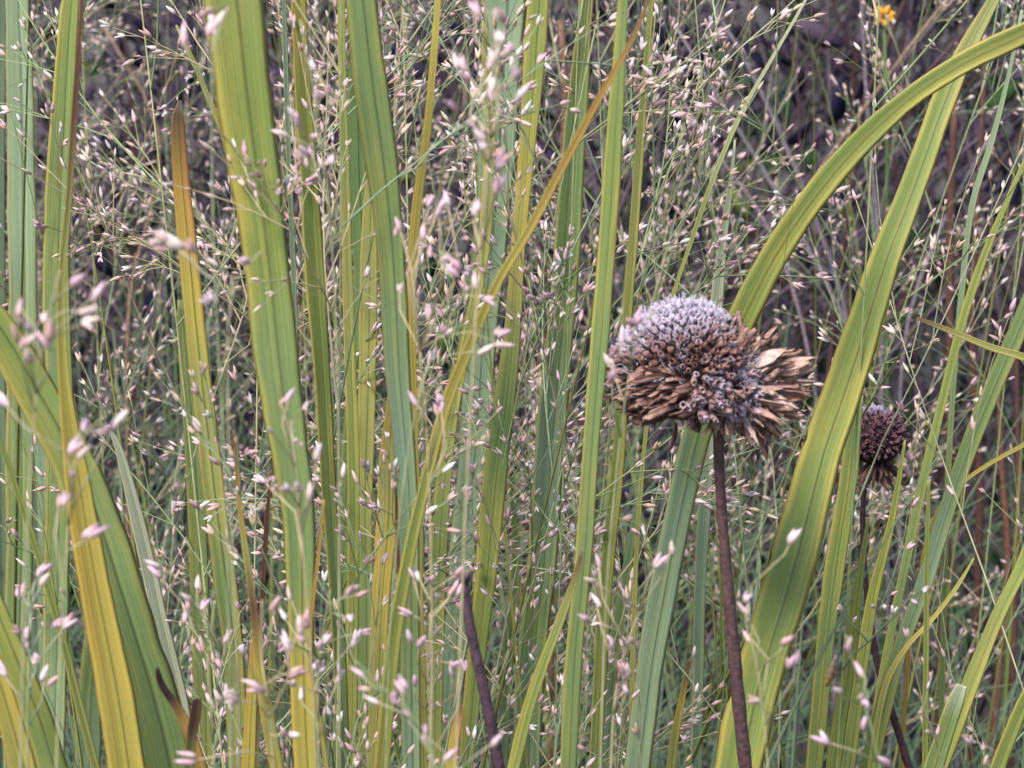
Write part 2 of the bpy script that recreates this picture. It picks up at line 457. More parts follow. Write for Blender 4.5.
B('leaf_blade', [(582, 552, 4), (576, 575, 7), (562, 615, 10), (545, 660, 12), (528, 710, 13), (508, 790, 14)], .42, 'NVLLLL', 'yellow green blade with brown tip in the bottom centre')
B('leaf_blade', [(1075, 8, 15), (1024, 33, 21), (965, 62, 21), (908, 100, 21), (853, 151, 24), (812, 199, 26), (776, 252, 28), (747, 309, 28), (722, 368, 28), (698, 430, 28), (681, 500, 28), (664, 590, 29), (648, 680, 28), (634, 790, 27)], .485, 'LLLLLLGBBBB', 'long blade arching to the upper right from behind the flower head', yaw=-.1, fold=.15, lean=-.03, across=True)
B('leaf_blade', [(1012, -40, 10), (996, -5, 13), (970, 42, 19), (945, 98, 25), (925, 155, 27), (906, 205, 28), (884, 260, 32), (862, 330, 38), (842, 395, 41), (823, 450, 44), (806, 510, 47), (781, 600, 51), (756, 690, 51), (733, 790, 52)], .47, 'VVLLLLLLLLL', 'broad yellow green blade slanting right of the flower head', yaw=.1, fold=.22, asym=.1, lean=.03)
B('leaf_blade', [(862, 395, 3), (854, 430, 14), (848, 480, 18), (838, 545, 21), (826, 640, 19), (812, 790, 18)], .56, 'GLGL', 'duller blade behind the broad slanting one, near the small dark head')
B('leaf_blade', [(1060, 230, 16), (1030, 302, 20), (1000, 372, 20), (972, 440, 19), (948, 505, 18), (925, 580, 17), (897, 660, 17), (862, 790, 20)], .52, 'LGGBGG', 'pale green blade slanting in from the right margin past the dark head', yaw=.2)
B('leaf_blade', [(1034, 140, 3), (1004, 208, 6), (983, 258, 8), (962, 322, 9), (944, 395, 9), (922, 485, 10), (902, 580, 9), (880, 690, 9), (866, 790, 9)], .57, 'LLGG', 'slim green blade slanting down above the small dark head')
B('leaf_blade', [(1050, 490, 12), (1024, 562, 15), (1000, 612, 16), (981, 658, 18), (962, 706, 19), (930, 790, 22)], .46, 'LLVLL', 'yellow green blade slanting in low at the right margin', yaw=.2)
B('leaf_blade', [(962, 685, 12), (956, 700, 17), (944, 735, 20), (926, 790, 22)], .45, 'WGGG', 'pale cut-off blade beside the slanting one at bottom right')
B('leaf_blade', [(1060, 640, 12), (1026, 700, 15), (1008, 742, 16), (990, 790, 17)], .43, 'LLL', 'short yellow green blade in the bottom right corner')
B('leaf_blade', [(1050, 366, 9), (1024, 357, 8), (990, 347, 7), (955, 333, 6), (917, 318, 3)], .47, 'VVVN', 'thin olive blade pointing left into the picture from the right margin', across=True, rooted=False, lean=.0)
B('leaf_blade', [(1050, 432, 8), (1024, 445, 8), (996, 460, 8), (968, 478, 7), (946, 498, 5), (930, 530, 5), (916, 600, 5), (905, 700, 6), (900, 790, 6)], .58, 'YYOV', 'bright yellow blade bending in at the right beyond the dark head')
B('leaf_blade', [(974, 558, 2), (958, 585, 5), (934, 617, 6), (904, 650, 7), (884, 690, 7), (868, 790, 8)], .50, 'VYVL', 'small yellow blade pointing up right, low beside the pale slanting one')
B('grass_culm', [(929, 480, 3), (927, 560, 5), (926, 660, 6), (925, 790, 6)], .47, 'LLL', 'upright yellow green stem at lower right', cat='grass stem')
B('leaf_blade', [(905, 440, 2), (892, 520, 8), (872, 600, 12), (860, 680, 14), (846, 790, 14)], .55, 'LLG', 'leaf blade rising left below the small dark head')
B('leaf_blade', [(868, 520, 3), (858, 590, 10), (850, 660, 13), (838, 730, 16), (830, 790, 17)], .50, 'VLLL', 'yellow green blade low beside the thin dark stalk')
B('leaf_blade', [(735, 140, 2), (730, 190, 5), (722, 245, 9), (717, 300, 13), (712, 380, 14), (706, 480, 14), (700, 600, 12), (696, 790, 12)], .57, 'WWBB', 'pale blade rising straight up from behind the flower head dome')
B('grass_culm', [(816, -20, 2.5), (800, 10, 3), (771, 60, 4), (742, 112, 5), (716, 172, 5), (695, 230, 5), (672, 300, 4), (650, 400, 4), (636, 560, 5), (630, 790, 5)], .50, 'WLVV', 'thin pale stem slanting up to the top right of the head', cat='grass stem')
B('grass_culm', [(1022, 10, 3), (1010, 70, 4), (992, 140, 6), (972, 205, 6), (962, 290, 6), (952, 400, 6), (945, 560, 6), (940, 790, 6)], .60, 'BBDG', 'blue green stem at the right behind the arched blade tip', cat='grass stem')
B('leaf_blade', [(461, 704, 3), (459, 716, 9), (454, 740, 11), (448, 790, 12)], .42, 'NOYY', 'small orange blade tip beside the broken dark stalk', yaw=.2)
B('leaf_blade', [(157, 668, 4), (162, 685, 9), (180, 712, 12), (194, 745, 13), (204, 790, 14)], .40, 'KKOOO', 'short orange blade with blackened tip low at left')
B('leaf_blade', [(197, 699, 10), (196, 712, 12), (192, 735, 11), (187, 790, 11)], .39, 'NNVV', 'stub of a blade with ragged brown end at the bottom left')
B('leaf_blade', [(234, 430, 3), (240, 510, 5), (247, 560, 7), (254, 610, 8), (260, 670, 11), (268, 720, 14), (280, 790, 15)], .43, 'NOVNYVY', 'patchy orange blade with brown stretch low under the widest blade')
B('grass_culm', [(271, 470, 2), (267, 520, 5), (264, 570, 5), (260, 640, 4), (256, 790, 5)], .44, 'NNNV', 'brown withered stem left of the widest blade', cat='grass stem')
B('leaf_blade', [(252, 640, 4), (252, 690, 11), (250, 730, 13), (247, 790, 14)], .45, 'OYYY', 'stubby yellow blade at bottom under the patchy orange one')
B('grass_culm', [(324, 500, 2), (318, 560, 4), (309, 645, 4), (316, 700, 4), (330, 790, 4)], .41, 'OOY', 'wiry orange stem over the foot of the widest blade', cat='grass stem')
B('leaf_blade', [(414, 300, 2), (418, 380, 8), (420, 480, 12), (416, 600, 14), (414, 790, 14)], .62, 'VBB', 'slim blue green blade in the middle of the thick stand')
B('leaf_blade', [(330, 380, 3), (336, 450, 10), (344, 540, 14), (350, 640, 14), (352, 790, 14)], .6, 'GDB', 'dark green blade low between widest and striped blades')
B('leaf_blade', [(690, 660, 2), (684, 690, 6), (676, 730, 9), (668, 790, 10)], .52, 'NYVL', 'little yellowing blade at the bottom left of the flower stem')
B('leaf_blade', [(640, 480, 2), (628, 560, 9), (615, 650, 12), (604, 790, 13)], .58, 'BGB', 'soft blue green blade below the flower head')
B('leaf_blade', [(510, 480, 2), (516, 560, 9), (508, 660, 12), (500, 790, 13)], .6, 'DGB', 'dark blade standing right of the broken dark stalk')

# ------------------------------------------------------------------ stalks of the dead flowers
def dark_stalk(px, Y, parent, name='stem', top=None, c0=(.060, .032, .040), c1=(.075, .036, .036), lean=0.0):
    sm = catmull(px, 40)
    pts = [P(q[0], q[1], Y + lean * (1 - i / 39)) for i, q in enumerate(sm)]
    rad = [q[2] * .5 * mm_px(Y) for q in sm]
    ext = to_ground(pts); pts += ext; rad += [rad[-1]] * len(ext)
    r = random.Random(5)
    mb = MB()
    n = 10; b = 0
    rr = [x * (1 + .05 * math.sin(i * 1.3) + r.uniform(-.03, .03)) for i, x in enumerate(rad)]
    mb.tube(pts, rr, n, c0, c1)
    for i in range(len(pts)):          # shallow lengthwise furrows
        for q in range(n):
            if q % 2: mb.v[i * n + q] = mb.v[i * n + q].lerp(pts[i], .10)
    return mb, pts, rad

# broken stalk in the middle
def broken_stalk():
    mb, pts, rad = dark_stalk([(463, 577, 12), (467, 605, 11), (473, 640, 11.5), (482, 680, 12), (491, 722, 13), (503, 790, 14)], .40, None,
                              c0=(.070, .040, .052), c1=(.055, .030, .040))
    root = empty('broken_stalk', (pts[-1].x, pts[-1].y, 0))
    tag(root, 'dark purple broken stalk with ragged top, low in the centre', 'dead stalk')
    mb.build('stem', M_STEM, root)
    rg = MB(); r = random.Random(2)
    for k in range(16):                 # torn fibres at the break
        a = 2 * math.pi * k / 16
        q = pts[0] + RGT * (math.cos(a) * rad[0] * .75) + FWD * (math.sin(a) * rad[0] * .75) - UPV * .0008
        d = (UPV + RGT * math.cos(a) * r.uniform(.1, 1.0) + FWD * math.sin(a) * r.uniform(.1, 1.0)).normalized()
        L = r.uniform(.0012, .003)
        rg.tube([q, q + d * L * .6, q + d * L], [.00045, .0004, .00012], 5, (.09, .05, .055), (.20, .12, .11))
    rg.build('torn_end', M_STEM, root)
broken_stalk()

def tubelet(mb, p, d, L, r, c0, c1, rs, n=6):
    """an open, ragged little floret tube"""
    d = d.normalized()
    a = d.cross(V((.31, .87, .38))); a.normalize(); bb = d.cross(a)
    b = len(mb.v)
    rings = ((0, .55), (.5, .85), (1, 1.0), (.93, .62), (.45, .45))
    for ri, (t, w) in enumerate(rings):
        cc = tuple(c0[j] * (1 - t) + c1[j] * t for j in range(3)) if ri < 4 else tuple(x * .5 for x in c0)
        for q in range(n):
            an = 2 * math.pi * q / n
            j = 1 + (rs.uniform(-.18, .28) if ri in (2, 3) else 0)
            mb.v.append(p + d * (L * t * j) + a * (r * w * math.cos(an)) + bb * (r * w * math.sin(an))); mb.c.append(cc)
    for i in range(len(rings) - 1):
        for q in range(n):
            q2 = (q + 1) % n
            mb.f.append((b + i * n + q, b + i * n + q2, b + (i + 1) * n + q2, b + (i + 1) * n + q))
    mb.f.append(tuple(b + q for q in range(n))[::-1])
    mb.f.append(tuple(b + (len(rings) - 1) * n + q for q in range(n)))

def strap(mb, p, d, L, w, c0, c1, rs, droop=.1):
    """a long chaff scale: channelled, split and frayed at its end"""
    d = d.normalized()
    side = d.cross(V((rs.uniform(-1, 1), rs.uniform(-1, 1), rs.uniform(-1, 1))))
    side.normalize(); up = side.cross(d)
    b = len(mb.v); seg = 6
    for i in range(seg + 1):
        t = i / seg
        c = p + d * (L * t) + V((0, 0, -1)) * (droop * L * t * t) + side * (math.sin(t * 3 + b) * L * .06) + up * (math.sin(t * 2.2 + b * 1.7) * L * .09)
        ww = w * .5 * (.55 + .75 * math.sin(math.pi * min(1, t * .62 + .12)) ) * (1 if i < seg else .45)
        cc = tuple((c0[j] * (1 - t) + c1[j] * t) for j in range(3))
        for (u, h) in ((-1, .5), (-.4, .05), (.4, .05), (1, .5)):
            jj = rs.uniform(-.3, .25) * L * .5 if i == seg else rs.uniform(-.02, .02) * L
            mb.v.append(c + side * (u * ww) + up * (h * ww) + d * jj); mb.c.append(cc)
        for (u, h) in ((.4, -.06), (-.4, -.06)):
            mb.v.append(c + side * (u * ww) + up * (h * ww)); mb.c.append(tuple(x * .8 for x in cc))
    for i in range(seg):
        a0, a1 = b + i * 6, b + (i + 1) * 6
        for j in range(6):
            mb.f.append((a0 + j, a0 + (j + 1) % 6, a1 + (j + 1) % 6, a1 + j))
    mb.f.append(tuple(b + j for j in range(6))[::-1]); mb.f.append(tuple(b + seg * 6 + j for j in range(6)))

def ellipsoid(mb, C, ax, ay, az, rx, ry, rz, col, nu=24, nvv=16, lo=0.0, hi=math.pi):
    b = len(mb.v)
    for i in range(nvv + 1):
        th = lo + (hi - lo) * i / nvv
        for j in range(nu):
            ph = 2 * math.pi * j / nu
            mb.v.append(C + ax * (rx * math.sin(th) * math.cos(ph)) + ay * (ry * math.sin(th) * math.sin(ph)) + az * (rz * math.cos(th)))
            mb.c.append(col)
    for i in range(nvv):
        for j in range(nu):
            j2 = (j + 1) % nu
            mb.f.append((b + i * nu + j, b + (i + 1) * nu + j, b + (i + 1) * nu + j2, b + i * nu + j2))

def mixc(a, b, k): return tuple(a[j] * (1 - k) + b[j] * k for j in range(3))

def coneflower():
    Y = .44; s = mm_px(Y)
    rs = random.Random(21)
    mb, pts, rad = dark_stalk([(716, 398, 12), (718, 430, 12), (720, 480, 11), (724, 540, 11.5), (729, 600, 13), (735, 660, 14), (740, 715, 14.5), (748, 790, 15)], Y, None,
                              c0=(.085, .045, .042), c1=(.060, .030, .034))
    root = empty('dried_coneflower', (pts[-1].x, pts[-1].y, 0))
    tag(root, 'large dried brown flower head with frosty dome on a dark stem', 'dried flower')
    mb.build('stem', M_STEM, root)
    C = P(682, 384, Y)
    az = (UPV + RGT * .13).normalized(); ax = (RGT - az * RGT.dot(az)).normalized(); ay = az.cross(ax)
    RX, RY, RZ = 64 * s, 60 * s, 76 * s
    core = MB()
    ellipsoid(core, C, ax, ay, az, RX, RY, RZ, (.05, .025, .022), lo=0, hi=1.95)
    # closing underside (receptacle)
    ellipsoid(core, C - az * (16 * s), ax, ay, az, RX * .93, RY * .93, 20 * s, (.045, .022, .02), lo=1.2, hi=math.pi)
    core.build('cone', M_CHAFF, root)
    fl, fz, lower = MB(), MB(), MB()
    N = 640
    for k in range(N):
        th = math.acos(1 - (k + .5) / N * 1.30)
        ph = k * 2.399963
        n = (ax * (math.sin(th) * math.cos(ph) / RX) + ay * (math.sin(th) * math.sin(ph) / RY) + az * (math.cos(th) / RZ)).normalized()
        p = C + ax * (RX * math.sin(th) * math.cos(ph)) + ay * (RY * math.sin(th) * math.sin(ph)) + az * (RZ * math.cos(th))
        dn = (n + V((rs.uniform(-.2, .2), rs.uniform(-.2, .2), rs.uniform(-.2, .2)))).normalized()
        frost = max(0, min(1, (1.34 - th - .35 * n.dot(RGT)) / .75 + rs.uniform(-.4, .3) + .25 * math.sin(ph * 2 + th * 7)))
        if dn.dot(RGT) > .70 and th > .55: continue
        c0 = mixc((.15, .065, .06), (.24, .17, .21), frost)
        c1 = mixc((.26, .14, .12), (.48, .42, .52), frost)
        c1 = mixc(c1, c0, rs.uniform(0, .35))
        if th < 1.42:
            tubelet(fl, p - n * .0004, dn, (1.5 + rs.uniform(0, 1.0) + 1.3 * (th / 1.2) ** 2) * .001, rs.uniform(.5, .72) * .001, c0, c1, rs)
        else:
            if n.dot(RGT) > .05:
                for _ in range(3):
                    tubelet(fl, p - n * .0004 + V((rs.uniform(-1, 1), rs.uniform(-1, 1), rs.uniform(-1, 1))) * .0012, (dn + V((rs.uniform(-.5, .5), 0, rs.uniform(-.8, .2)))).normalized(), rs.uniform(.0020, .0042), rs.uniform(.0005, .0008),
                            (.15, .07, .06), mixc((.32, .18, .15), (.46, .38, .44), rs.random()), rs)
                if n.dot(RGT) > .45: continue
            d2 = (dn * .3 + n * .25 - RGT * rs.uniform(.7, 1.3) + az * rs.uniform(-.3, .12)).normalized()
            k2 = rs.random()
            strap(lower, p - n * .0012, d2, rs.uniform(.0045, .0085) * (.5 if n.dot(RGT) < -.6 else .8 if n.dot(RGT) < -.3 else 1), rs.uniform(.0007, .0015),
                  mixc((.10, .045, .045), (.22, .11, .09), k2), mixc((.20, .10, .08), (.44, .27, .21), rs.random()), rs, rs.uniform(-.1, .35))
        if frost > .1:
            for _ in range(5):
                q = p + V((rs.uniform(-1, 1), rs.uniform(-1, 1), rs.uniform(-1, 1))) * .0011
                d3 = (n + V((rs.uniform(-.8, .8), rs.uniform(-.8, .8), rs.uniform(-.8, .8)))).normalized()
                L = rs.uniform(.0012, .0024)
                fz.tube([q + n * .0006, q + n * .0006 + d3 * L], [.00013, .00004], 3, (.50, .45, .54), (.74, .71, .80))
    # long scales swept out to the left along the lower edge
    P0 = P(706, 396, Y)
    for k in range(170):
        a = math.radians(rs.uniform(170, 198))
        e = rs.uniform(-.75, .6)
        d = (RGT * math.cos(a) - FWD * e * .9 + UPV * math.sin(a) * .8).normalized()
        st = P0 + d * rs.uniform(20, 45) * s + UPV * rs.uniform(-10, 12) * s
        kk = rs.random()
        strap(lower, st, d, rs.uniform(26, 44) * s * (1 if abs(e) < .4 else .75), rs.uniform(.0012, .0021),
              mixc((.10, .04, .035), (.24, .12, .07), kk), mixc((.22, .10, .07), (.48, .30, .20), rs.random() * kk + .1), rs, .02)
    lower.build('lower_scales', M_CHAFF, root)
    o = fl.build('florets', M_CHAFF, root)
    fz.build('fuzz', M_FUZZ, root)
    # the burst side: ragged bunches of scales fanning out to the right
    tu = MB(); P1 = P(728, 382, Y)
    bunches = [(80, .1, 58), (66, .5, 62), (50, .2, 60), (38, -.2, 66), (26, .45, 68), (14, .1, 78), (6, .6, 66), (-4, .0, 84), (-12, .5, 76), (-26, .2, 72),
               (-40, .55, 66), (-52, .1, 68), (-64, .4, 66), (-80, .3, 56), (-95, .55, 50), (-112, .4, 44), (98, .3, 50), (20, 1.1, 44), (-30, 1.2, 42), (-75, 1.2, 40), (50, 1.1, 44)]
    for (deg, e0, LL) in bunches:
        for k in range(rs.randint(14, 22)):
            ang = math.radians(deg + rs.gauss(0, 6)); e = e0 + rs.gauss(0, .12)
            d = (RGT * math.cos(ang) + UPV * math.sin(ang) - FWD * e).normalized()
            L = LL * rs.uniform(.62, 1.0) * s * (1 if e0 < 1 else .9)
            c0 = mixc((.14, .07, .06), (.46, .39, .45), rs.random())
            c1 = mixc((.28, .14, .10), (.55, .37, .29), rs.random())
            strap(tu, P1 + d * rs.uniform(0, 8) * s + V((rs.uniform(-1, 1), rs.uniform(-1, 1), rs.uniform(-1, 1))) * .0012, d, L, rs.uniform(.0009, .0025), c0, c1, rs, rs.uniform(-.16, .2))
    for k in range(90):                   # scales and tubes filling the seam under the dome
        st = P(rs.uniform(690, 732), rs.uniform(372, 416), Y - .0105)
        d = (RGT * rs.uniform(-.7, .5) - FWD * rs.uniform(.5, 1) + UPV * rs.uniform(-.9, .4)).normalized()
        if rs.random() < .6: tubelet(tu, st + FWD * .0015, d, rs.uniform(.002, .0038), rs.uniform(.0005, .0009), (.13, .06, .055), mixc((.30, .17, .14), (.44, .36, .42), rs.random()), rs)
        else: strap(tu, st + FWD * .002, d, rs.uniform(.003, .006), rs.uniform(.0008, .0016), (.12, .055, .05), mixc((.2, .1, .08), (.44, .28, .22), rs.random()), rs, .1)
    for k in range(60):                   # floret tubes facing the viewer, with pale rims
        d = (V((rs.uniform(-.9, .9), 0, 0)) - FWD * rs.uniform(.5, 1) + UPV * rs.uniform(-1.0, .5)).normalized()
        tubelet(tu, P1 + d * rs.uniform(22, 34) * s + UPV * (-8 * s), d, rs.uniform(.002, .0035), rs.uniform(.0006, .001), (.13, .06, .06), mixc((.32, .18, .15), (.50, .42, .50), rs.random()), rs)
    tu.build('splayed_scales', M_CHAFF, root)
    hub = MB(); ellipsoid(hub, P1, ax, ay, az, 20 * s, 20 * s, 24 * s, (.07, .035, .033)); hub.build('core', M_CHAFF, root)
    hz = MB()
    for k in range(700):
        d = (RGT * rs.uniform(-.8, .9) - FWD * rs.uniform(.2, 1) + UPV * rs.uniform(-.9, .9)).normalized()
        q = P1 + d * rs.uniform(22, 44) * s
        d2 = (d + V((rs.uniform(-.9, .9), rs.uniform(-.9, .9), rs.uniform(-.9, .9)))).normalized()
        hz.tube([q, q + d2 * rs.uniform(.0012, .003)], [.00014, .00004], 3, (.48, .42, .52), (.74, .70, .82))
    hz.build('fuzz', M_FUZZ, root)
    # a few bits hanging below
    bits = MB()
    for (x, y, x2, y2) in ((676, 424, 664, 452), (762, 420, 768, 446), (742, 424, 748, 442), (700, 420, 690, 434)):
        strap(bits, P(x, y, Y), P(x2, y2, Y - .005) - P(x, y, Y), (P(x2, y2, Y) - P(x, y, Y)).length, .0019, (.2, .1, .09), (.34, .2, .17), rs, 0)
    bits.build('hanging_bract', M_CHAFF, root)
coneflower()

def dark_head():
    Y = .58; s = mm_px(Y); rs = random.Random(4)
    mb, pts, rad = dark_stalk([(868, 470, 6), (863, 500, 6), (864, 560, 6), (870, 620, 7), (878, 665, 8), (893, 715, 8), (916, 790, 9)], Y, None,
                              c0=(.03, .018, .022), c1=(.07, .032, .034))
    root = empty('dried_coneflower', (pts[-1].x, pts[-1].y, 0))
    tag(root, 'small dark purple brown seed head half behind the slanting blade', 'dried flower')
    mb.build('stem', M_STEM, root)
    C = P(876, 438, Y)
    az = (UPV - RGT * .05 + FWD * -.1).normalized(); ax = (RGT - az * RGT.dot(az)).normalized(); ay = az.cross(ax)
    R = 27 * s
    core = MB(); ellipsoid(core, C, ax, ay, az, R, R, R * 1.02, (.03, .014, .018)); core.build('cone', M_CHAFF, root)
    fl = MB(); N = 420
    for k in range(N):
        th = math.acos(1 - (k + .5) / N * 1.55); ph = k * 2.399963
        n = (ax * (math.sin(th) * math.cos(ph)) + ay * (math.sin(th) * math.sin(ph)) + az * math.cos(th)).normalized()
        p = C + n * R * rs.uniform(.93, 1.03)
        if rs.random() < .08: continue
        fr = max(0, min(.7, (.62 - th) / .5 + rs.uniform(-.2, .2)))
        tubelet(fl, p - n * .0004, (n + V((rs.uniform(-.5, .5), rs.uniform(-.5, .5), rs.uniform(-.5, .5)))).normalized(), rs.uniform(.0010, .0026), rs.uniform(.0003, .0006),
                mixc((.05, .02, .03), (.2, .18, .26), fr), mixc((.17, .085, .10), (.42, .40, .52), fr), rs, 5)
    fl.build('florets', M_CHAFF, root)
    br = MB()
    for k in range(34):
        a = 2 * math.pi * k / 34
        d = (ax * math.cos(a) + ay * math.sin(a) - az * rs.uniform(.4, 1.6)).normalized()
        strap(br, C - az * R * .8, d, rs.uniform(.005, .010), .0012, (.06, .03, .03), (.20, .11, .09), rs, .2)
    br.build('bracts', M_CHAFF, root)
dark_head()

# ------------------------------------------------------------------ airy grass panicles
GREEN = [(.25, .32, .14), (.22, .30, .17), (.36, .37, .17), (.32, .33, .19), (.46, .39, .22)]
SEEDA = [(.56, .40, .26), (.62, .44, .38), (.48, .42, .24), (.56, .34, .32), (.66, .58, .44)]
SEEDB = [(.76, .48, .55), (.88, .72, .75), (.72, .50, .38), (.66, .38, .46), (.92, .86, .88), (.72, .47, .60), (.80, .62, .52)]
NEARB = [(.80, .52, .60), (.74, .50, .62), (.88, .72, .76), (.70, .42, .44), (.84, .68, .62)]
def spikelet(mb, p, d, r, L=None, near=False):
    L = L or (r.uniform(.0018, .0027) if r.random() < .25 else r.uniform(.0026, .0041))
    c0, c1 = r.choice(SEEDA), r.choice(NEARB if near else SEEDB)
    if near: c0 = mixc(c0, c1, .5)
    q = V((r.uniform(-1, 1), r.uniform(-1, 1), r.uniform(-1, 1)))
    if r.random() < .45:
        s = d.cross(q); s.normalize()
        mb.drop(p, d + s * .20, L, L * .17, c0, c1, 5)
        mb.drop(p, d - s * .22, L * r.uniform(.75, .95), L * .15, c0, c1, 5)
    else:
        mb.drop(p, d, L, L * r.uniform(.155, .21), c0, c1, 5)

def spray(tb, sb, p, d, L, r, level=0, col=None, dens=1.0):
    col = col or r.choice(GREEN)
    n = 7 if level == 0 else 4
    q = p.copy(); dd = d.normalized(); pts = [q.copy()]
    bend = V((r.uniform(-.5, .5), r.uniform(-.5, .5), r.uniform(-.6, .12))) * (.55 / n)
    dirs = [dd.copy()]
    for i in range(n):
        dd = (dd + bend + V((r.gauss(0, .03), r.gauss(0, .03), r.gauss(0, .03)))).normalized()
        q = q + dd * (L / n); pts.append(q.copy()); dirs.append(dd.copy())
    r0 = (.00029, .00022, .00018)[level]
    tb.tube(pts, [r0 * (1 - .55 * i / n) for i in range(n + 1)], 3 if level else 4, col, mixc(col, (.4, .34, .24), .5), cap=False)
    def at(t):
        f = t * n; i = min(n - 1, int(f)); return pts[i].lerp(pts[i + 1], f - i), dirs[i]
    if level < 2:
        m = int((r.randint(4, 6) if level == 0 else r.randint(1, 2)) * dens)
        for k in range(m):
            t = (r.uniform(.18, .85) if level == 0 else r.uniform(.15, .6))
            a, di = at(t)
            s = di.cross(V((r.uniform(-1, 1), r.uniform(-1, 1), r.uniform(-1, 1)))); s.normalize()
            spray(tb, sb, a, di + s * r.uniform(.35, .75), L * r.uniform(.28, .48) * (1.15 - t * .5), r, level + 1, col, dens)
    # spikelets on short pedicels towards the end
    t = .55 if level == 0 else .35
    while t < .97:
        a, di = at(t)
        s = di.cross(V((r.uniform(-1, 1), r.uniform(-1, 1), r.uniform(-1, 1)))); s.normalize()
        pd = (di + s * r.uniform(.2, .6)).normalized(); pl = r.uniform(.0008, .0045)
        tb.tube([a, a + pd * pl], [.00014, .00012], 3, col, col, cap=False)
        spikelet(sb, a + pd * pl, pd, r)
        t += r.uniform(.0055, .0130) / (L * dens)
    spikelet(sb, pts[-1], dirs[-1], r)

def panicle(seed, nb, H=.74, start=.30, name='grass_panicle', spread=1.0, dens=1.0):
    r = random.Random(seed)
    root = empty(name)
    kids[root.name] = []
    col = r.choice(GREEN[:3])
    n = 16; pts = []
    ax_, ay_ = r.uniform(-.05, .05), r.uniform(-.05, .05)
    for i in range(n + 1):
        t = i / n
        pts.append(V((ax_ * t * t, ay_ * t * t, H * t - .01)))
    mb = MB(); mb.tube(pts, [.0005 * (1 - .7 * i / n) for i in range(n + 1)], 5, col, mixc(col, (.45, .40, .2), .4))
    child(root, mb.build('stem', M_STALK, root))
    for k in range(nb):
        t = start + (.97 - start) * (k + r.random() * .7) / nb
        f = t * n; i = min(n - 1, int(f)); a = pts[i].lerp(pts[i + 1], f - i)
        ph = k * 2.4 + r.uniform(-.4, .4)
        L = r.uniform(.085, .15) * (1.1 - .55 * (t - start) / (1 - start)) * spread
        d = V((math.cos(ph), math.sin(ph), r.uniform(.8, 2.1))).normalized()
        tb, sb = MB(), MB()
        spray(tb, sb, a, d, L, r, 0, None, dens)
        br = child(root, tb.build('branch', M_STALK, root))
        sp = child(br, sb.build('spikelet_sprays', M_SEED, br))
    return root

protos = [panicle(100 + i, 15, H=.66 + .03 * (i % 4), start=.42 - .04 * (i % 3)) for i in range(8)]
sparse = [panicle(200 + i, 9, H=.68 + .03 * i, start=.42, spread=1.25, dens=.7) for i in range(3)]
used = set()
PLACES = []
pr = random.Random(12)
def scatter(n, x0, x1, Y0, Y1, key):
    for i in range(n):
        Y = pr.uniform(Y0, Y1)
        x = x0 + (x1 - x0) * (i + pr.random()) / n
        PLACES.append((x, Y, key))
scatter(9, -60, 620, .50, .64, 'near left')
scatter(4, 660, 1080, .50, .66, 'near right')
scatter(10, -80, 660, .66, .84, 'mid left')
scatter(4, 680, 1100, .68, .86, 'mid right')
scatter(6, -80, 620, .88, 1.15, 'far')
LAB = {
 'near left': ('airy grass panicle with pinkish spikelets woven between the upright blades left of the flower head', 'seed grasses woven among the left blades'),
 'near right': ('airy grass panicle with pale spikelets standing between flower head and right margin', 'seed grasses around the flower head'),
 'mid left': ('fine grass panicle with tan spikelets standing behind the upright blades on the left', 'seed grasses behind the left blades'),
 'mid right': ('fine grass panicle with pale spikelets in front of the dark thicket on the right', 'seed grasses before the dark thicket'),
 'far': ('distant small-looking grass panicle in the soft tan mass behind the left blades', 'farthest seed grasses'),
}
for i, (x, Y, key) in enumerate(PLACES):
    bank = sparse if 'right' in key else protos
    k = i % len(bank)
    o = bank[k] if bank[k].name not in used else copy_tree(bank[k])
    used.add(bank[k].name)
    m = P(x, 384, Y)
    lx, ly = pr.gauss(0, .10), pr.gauss(0, .06)
    sc_ = pr.uniform(.88, 1.06) * (1.0 if Y < .87 else .95)
    o.location = (m.x - lx * .45, m.y - ly * .45, 0)
    o.rotation_euler = (-math.atan(ly), math.atan(lx), pr.uniform(0, 6.28))
    o.scale = (sc_,) * 3
    tag(o, LAB[key][0], 'grass', LAB[key][1])

